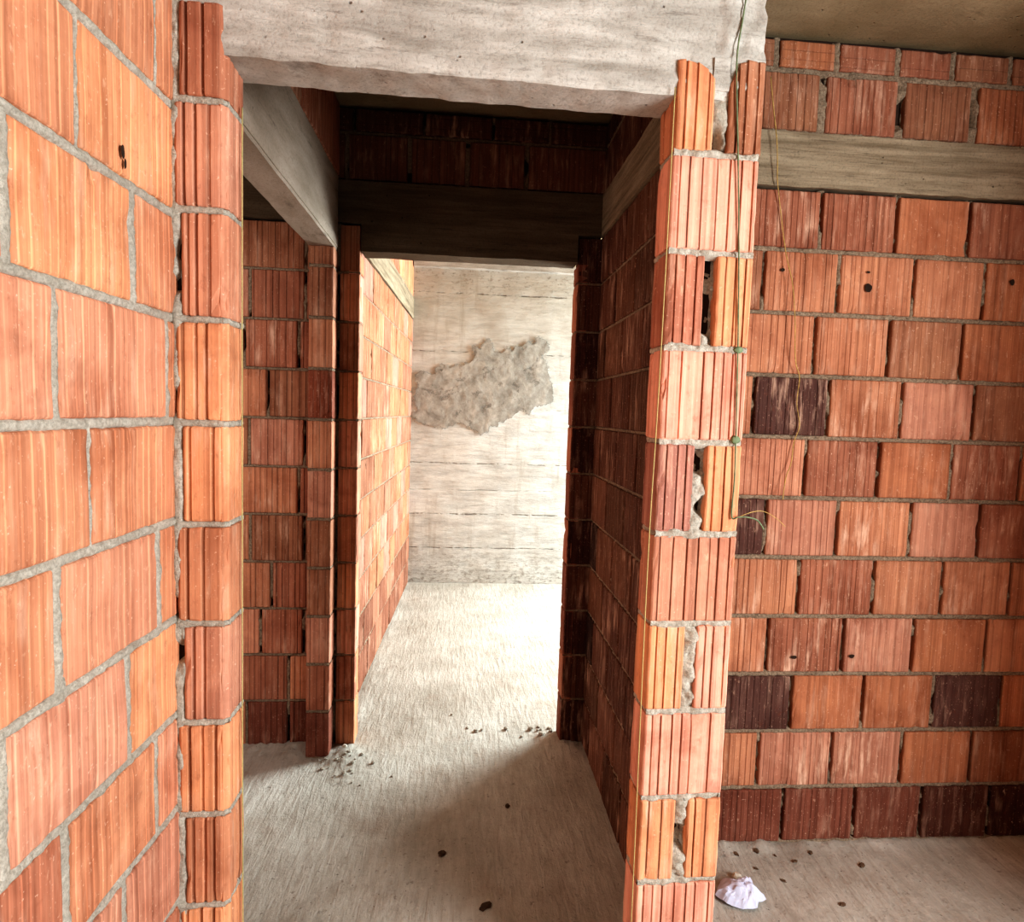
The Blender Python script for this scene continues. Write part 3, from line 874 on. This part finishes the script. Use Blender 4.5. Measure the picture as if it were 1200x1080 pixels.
# ================================================================== THINGS
def tube(name, pts, rad, mat, label, cat, group=None, sub=6, wob=0.0):
    """string or cord as a mesh tube along a smoothed polyline"""
    P = [Vector(p) for p in pts]
    out = []
    for i in range(len(P) - 1):
        p0 = P[max(i - 1, 0)]; p1 = P[i]; p2 = P[i + 1]; p3 = P[min(i + 2, len(P) - 1)]
        for k in range(sub):
            t = k / sub
            out.append(.5 * ((2 * p1) + (p2 - p0) * t + (2 * p0 - 5 * p1 + 4 * p2 - p3) * t * t + (3 * p1 - p0 - 3 * p2 + p3) * t ** 3))
    out.append(P[-1])
    mb = MB(); n = 6; vs = []
    for i, p in enumerate(out):
        d = (out[min(i + 1, len(out) - 1)] - out[max(i - 1, 0)]).normalized()
        a = d.cross(Vector((0, 1, 0)) if abs(d.y) < .9 else Vector((1, 0, 0))).normalized(); b = d.cross(a)
        r = rad * (1 + wob * nz(i * 1.7, 3, 4))
        for k in range(n):
            q = 2 * math.pi * k / n + i * .5
            vs.append(tuple(p + a * math.cos(q) * r + b * math.sin(q) * r))
    fs = []
    for i in range(len(out) - 1):
        for k in range(n):
            fs.append((i * n + k, i * n + (k + 1) % n, (i + 1) * n + (k + 1) % n, (i + 1) * n + k))
    fs.append(tuple(range(n))[::-1]); fs.append(tuple((len(out) - 1) * n + k for k in range(n)))
    mb.add(vs, fs, None, 0, True)
    o = mb.build(name, mat, loc=tuple(P[-1]))
    return tag(o, label, cat, group)

M_CORD_Y = plain_material('yellowed_nylon_line', srgb(196, 186, 132), .6, 200, .2)
M_CORD_G = plain_material('greenish_nylon_line', srgb(128, 142, 112), .7, 60, .35)
M_CORD_S = plain_material('straw_coloured_cord', srgb(206, 176, 112), .7, 90, .4)

# taut line down the left edge of the pier
pts = [F_P.w(.4845, .004, 2.285), F_P.w(.4835, .004, 1.923), F_P.w(.4815, .004, 1.649), F_P.w(.4795, .004, 1.507), F_P.w(.476, .005, 1.334), F_P.w(.475, .005, 1.11), F_P.w(.476, .005, .8), F_P.w(.478, .004, .45), F_P.w(.479, .004, .003)]
tube('mason_line', pts, .0013, M_CORD_Y, 'thin pale mason line hanging down the left edge of the brick pier', 'string')
# greenish line over beam end and pier face
pts = [F_P.w(.640, .003, 2.52), F_P.w(.630, .004, 2.44), F_P.w(.622, .004, 2.36), F_P.w(.628, .006, 2.25), F_P.w(.638, .005, 2.139), F_P.w(.652, .004, 1.95), F_P.w(.662, .004, 1.761), F_P.w(.667, .004, 1.64),
       F_P.w(.671, .005, 1.516), F_P.w(.674, .004, 1.42), F_P.w(.672, .005, 1.337), F_P.w(.685, .012, 1.336), F_P.w(.705, .01, 1.336), F_P.w(.735, .006, 1.328), F_P.w(.758, -.005, 1.305)]
o = tube('green_cord', pts, .0019, M_CORD_G, 'greenish cord stuck down the right half of the brick pier with a curled loose end', 'cord', wob=.4)
# knots of mortar-soaked cord
for u, z in ((.666, 1.722), (.671, 1.515)):
    mb = MB(); vs = []; fs = []
    for j in range(7):
        for i in range(10):
            th = math.pi * j / 6; ph = 2 * math.pi * i / 10
            r = .011 * (1 + .5 * nz(math.cos(ph) * 2 + u * 40, math.sin(ph) * 2 + j, z * 20))
            vs.append(F_P.w(u + r * math.sin(th) * math.cos(ph), .003 + .004 * math.cos(th), z + r * .8 * math.sin(th) * math.sin(ph)))
    for j in range(6):
        for i in range(10): fs.append((j * 10 + i, j * 10 + (i + 1) % 10, (j + 1) * 10 + (i + 1) % 10, (j + 1) * 10 + i))
    mb.add(vs, fs, None, 0, True)
    k = mb.build('knot', M_CORD_G); k.parent = o; k.matrix_parent_inverse = Matrix.Translation(-Vector(o.location))
# line down the edge of the left return
tube('mason_line', [F_P.w(-.4525, -.070, 2.20), F_P.w(-.453, -.070, 1.75), F_P.w(-.453, -.070, 1.3), F_P.w(-.453, -.070, .85), F_P.w(-.4525, -.070, .5), F_P.w(-.452, -.070, .003)], .0014, M_CORD_Y,
     'thin pale mason line along the outer edge of the left block return', 'string')
# dangling cord in front of the right wall
YC = 2.095
cp = [(.985, 2.70), (1.0, 2.60), (1.018, 2.50), (1.03, 2.42), (1.036, 2.37), (1.058, 2.28), (1.082, 2.14), (1.108, 2.03), (1.122, 1.91), (1.132, 1.81), (1.142, 1.76), (1.160, 1.715), (1.160, 1.63), (1.176, 1.55),
      (1.158, 1.49), (1.150, 1.42), (1.132, 1.37), (1.124, 1.32), (1.122, 1.29)]
tube('dangling_cord', [(x, YC + .012 * math.sin(z * 9) - (.0 if z < 2.33 or z > 2.55 else .006), z) for x, z in cp], .0017, M_CORD_S, 'frayed straw-coloured cord dangling in front of the right block wall', 'cord', wob=.5)
tube('wire_whisker', [F_P.w(.694, .0, 1.335), F_P.w(.73, -.01, 1.345), F_P.w(.775, -.04, 1.342), F_P.w(.82, -.06, 1.322), F_P.w(.85, -.07, 1.300)], .0008, M_CORD_S,
     'single stiff fibre curling out from the pier edge towards the purple block', 'fibre')

# crumpled paper on the floor
M_PAPER = plain_material('white_tissue_paper', srgb(222, 228, 250), .85, 40, .06, .002)
mb = MB()
out = [(.862, 1.868), (.905, 1.926), (.955, 1.922), (1.012, 1.924), (1.006, 1.88), (1.022, 1.842), (.992, 1.832), (.975, 1.806), (.93, 1.808), (.885, 1.83)]
cx = sum(p[0] for p in out) / len(out); cy = sum(p[1] for p in out) / len(out)
NR, NS = 9, 60
vs = [(cx, cy, .040)]
for r in range(1, NR + 1):
    for s in range(NS):
        t = s / NS * len(out); i = int(t); f = t - i
        x = out[i % len(out)][0] * (1 - f) + out[(i + 1) % len(out)][0] * f
        y = out[i % len(out)][1] * (1 - f) + out[(i + 1) % len(out)][1] * f
        k = r / NR
        px, py = cx + (x - cx) * k, cy + (y - cy) * k
        h = .038 * (1 - k ** 2.2) + .012 + .016 * abs(fb(px, py, 2, 17, 2)) - .010 * abs(nz(px * 45, py * 45, 6))
        if k > .95: h = .010 + .006 * nz(px * 30, py * 30, 2)
        vs.append((px, py, max(h, .006)))
fs = [(0, 1 + s, 1 + (s + 1) % NS) for s in range(NS)]
for r in range(NR - 1):
    for s in range(NS):
        a = 1 + r * NS + s; b = 1 + r * NS + (s + 1) % NS
        fs.append((a, a + NS, b + NS, b))
mb.add(vs, fs, None, 0, False)
o = mb.build('crumpled_paper', M_PAPER, loc=(cx, cy, 0))
tag(o, 'crumpled white paper lying on the floor beside the brick pier', 'paper')
sm = o.modifiers.new('sheet', 'SOLIDIFY'); sm.thickness = .0008

def lump_mesh(name, seed, r, flat, mat, jag=.45):
    mb = MB(); vs = []; fs = []; nj, ni = 6, 9
    for j in range(nj + 1):
        for i in range(ni):
            th = math.pi * j / nj; ph = 2 * math.pi * i / ni
            d = Vector((math.sin(th) * math.cos(ph), math.sin(th) * math.sin(ph), math.cos(th)))
            k = r * (1 + jag * nz(d.x * 1.6 + seed, d.y * 1.6, d.z * 1.6))
            vs.append((d.x * k, d.y * k * .8, d.z * k * flat + r * flat * .7))
    for j in range(nj):
        for i in range(ni): fs.append((j * ni + i, (j + 1) * ni + i, (j + 1) * ni + (i + 1) % ni, j * ni + (i + 1) % ni))
    mb.add(vs, fs, None, 0, False)
    return mb.build(name, mat)
M_CRUMB = mortar_material('dry_mortar_crumb', srgb(206, 198, 184), srgb(170, 160, 146))
M_WHITE = plain_material('white_chalky_lump', srgb(226, 222, 208), .9, 90, .15)
M_DARK = plain_material('dark_dried_chip', srgb(88, 72, 58), .9, 90, .3)

def place(o, x, y, rz=0, z=.001, s=1):
    o.location = (x, y, z + piles(x, y) * (y > 1.0)); o.rotation_euler = (0, 0, rz); o.scale = (s, s, s); return o
def copy_of(src, x, y, rz, s=1, z=.001):
    c = src.copy(); COL.objects.link(c); return place(c, x, y, rz, z, s)

o = place(lump_mesh('chalk_lump', 2, .016, .75, M_WHITE, .25), .972, 1.947)
tag(o, 'small round white lump on the floor just behind the crumpled paper', 'debris')
o = place(lump_mesh('chalk_lump', 5, .010, .8, M_WHITE, .3), -.497, 2.765, z=.012)
tag(o, 'small white pebble at the foot of the doorway jamb', 'debris')
o = place(lump_mesh('dry_chip', 9, .015, .22, M_DARK, .9), -.035, 2.104, .5)
tag(o, 'dark dry chip lying alone at the edge of the floor shadow', 'debris')
o = place(lump_mesh('dry_chip', 14, .021, .2, M_DARK, .9), .11, 1.86, .9)
tag(o, 'dark elongated chip near the bottom of the shaded floor', 'debris')
o = place(lump_mesh('dry_chip', 19, .012, .4, M_DARK), .215, 2.36, 1.4)
tag(o, 'dark chip in the middle of the shaded passage floor', 'debris')
rnd = random.Random(11)
crumb = lump_mesh('mortar_crumb', 3, .009, .5, M_CRUMB)
spots = []
for _ in range(16): spots.append((-.50 + rnd.gauss(0, .055), 2.72 + rnd.gauss(0, .045) - .03))
for _ in range(7): spots.append((-.43 + rnd.gauss(0, .05), 2.58 + rnd.gauss(0, .05)))
spots = [(x, min(y, 2.70)) if x < -.55 else (x, min(y, 2.79)) for x, y in spots]
for i, (x, y) in enumerate(spots):
    s = rnd.uniform(.45, 1.25)
    c = place(crumb, x, y, rnd.uniform(0, 6), .001, s) if i == 0 else copy_of(crumb, x, y, rnd.uniform(0, 6), s)
    tag(c, 'grey mortar crumb on the floor by the slim inner pier', 'debris', 'mortar crumbs by the inner pier')
c2 = lump_mesh('mortar_crumb', 23, .014, .5, M_CRUMB)
spots = [(.41 + rnd.gauss(0, .05), 2.93 + rnd.gauss(0, .04)) for _ in range(8)] + [(.06, 2.98), (.10, 2.95), (.13, 2.96), (-.02, 3.12), (.25, 2.97)]
for i, (x, y) in enumerate(spots):
    s = rnd.uniform(.5, 1.2)
    c = place(c2, x, y, rnd.uniform(0, 6), .001, s) if i == 0 else copy_of(c2, x, y, rnd.uniform(0, 6), s)
    tag(c, 'sand-coloured mortar crumb on the bright floor just inside the doorway', 'debris', 'mortar crumbs in the doorway')
c3 = lump_mesh('mortar_crumb', 33, .011, .3, plain_material('rubble_brown', srgb(118, 98, 80), .9, 90, .3), .8)
spots = [(1.02, 2.06), (1.10, 2.07), (1.16, 2.05), (1.22, 2.02), (1.06, 1.99), (1.30, 2.06), (1.13, 1.93), (1.45, 1.99), (1.27, 1.82)]
for i, (x, y) in enumerate(spots):
    s = rnd.uniform(.5, 1.1)
    c = place(c3, x, y, rnd.uniform(0, 6), .001, s) if i == 0 else copy_of(c3, x, y, rnd.uniform(0, 6), s)
    tag(c, 'dark crumb of rubble on the floor below the right block wall', 'debris', 'rubble crumbs below the right wall')

# ================================================================== LIGHT
def area(name, loc, target, sx, sy, power, col):
    l = bpy.data.lights.new(name, 'AREA'); l.shape = 'RECTANGLE'; l.size = sx; l.size_y = sy
    l.energy = power; l.color = col
    o = bpy.data.objects.new(name, l); COL.objects.link(o)
    o.location = loc
    d = Vector(target) - Vector(loc)
    o.rotation_euler = d.to_track_quat('-Z', 'Y').to_euler()
    return o
area('near_window_light', (2.5, -.7, 1.65), (.2, -.45, 1.45), 1.4, 1.3, 150, (.95, .98, 1.0))
area('far_window_light', (3.3, 5.0, 1.75), (.3, 3.9, 1.1), 1.7, 1.9, 385, (.87, .97, 1.0))

area('side_room_fill', (-1.75, 1.75, 1.75), (-.75, 2.83, 1.1), 1.0, .9, 9, (1, .97, .92))  # added fill lamp to lift the side room blocks; no window built

w = bpy.data.worlds.new('sky_glow'); SC.world = w; w.use_nodes = True
bg = w.node_tree.nodes['Background']
bg.inputs[0].default_value = (.82, .9, 1.0, 1); bg.inputs[1].default_value = .09

# ================================================================== CAMERA
R = Vector((.9964957, -.07726318, .03204249)); U = Vector((-.02600349, .0779386, .99661898)); Fw = Vector((.0794993, .99395974, -.07565637))
cam = bpy.data.cameras.new('camera'); co = bpy.data.objects.new('camera', cam); COL.objects.link(co)
cam.sensor_fit = 'HORIZONTAL'; cam.sensor_width = 36; cam.lens = 730.56 / 1200 * 36; cam.clip_start = .02
m = Matrix((R, U, -Fw)).transposed().to_4x4(); m.translation = Vector((0, 0, H_CAM))
co.matrix_world = m
SC.camera = co
SC.view_settings.view_transform = 'Standard'
SC.view_settings.look = 'High Contrast'
SC.view_settings.exposure = 0.0
SC.cycles.max_bounces = 8; SC.cycles.diffuse_bounces = 5
SC.cycles.use_denoising = True
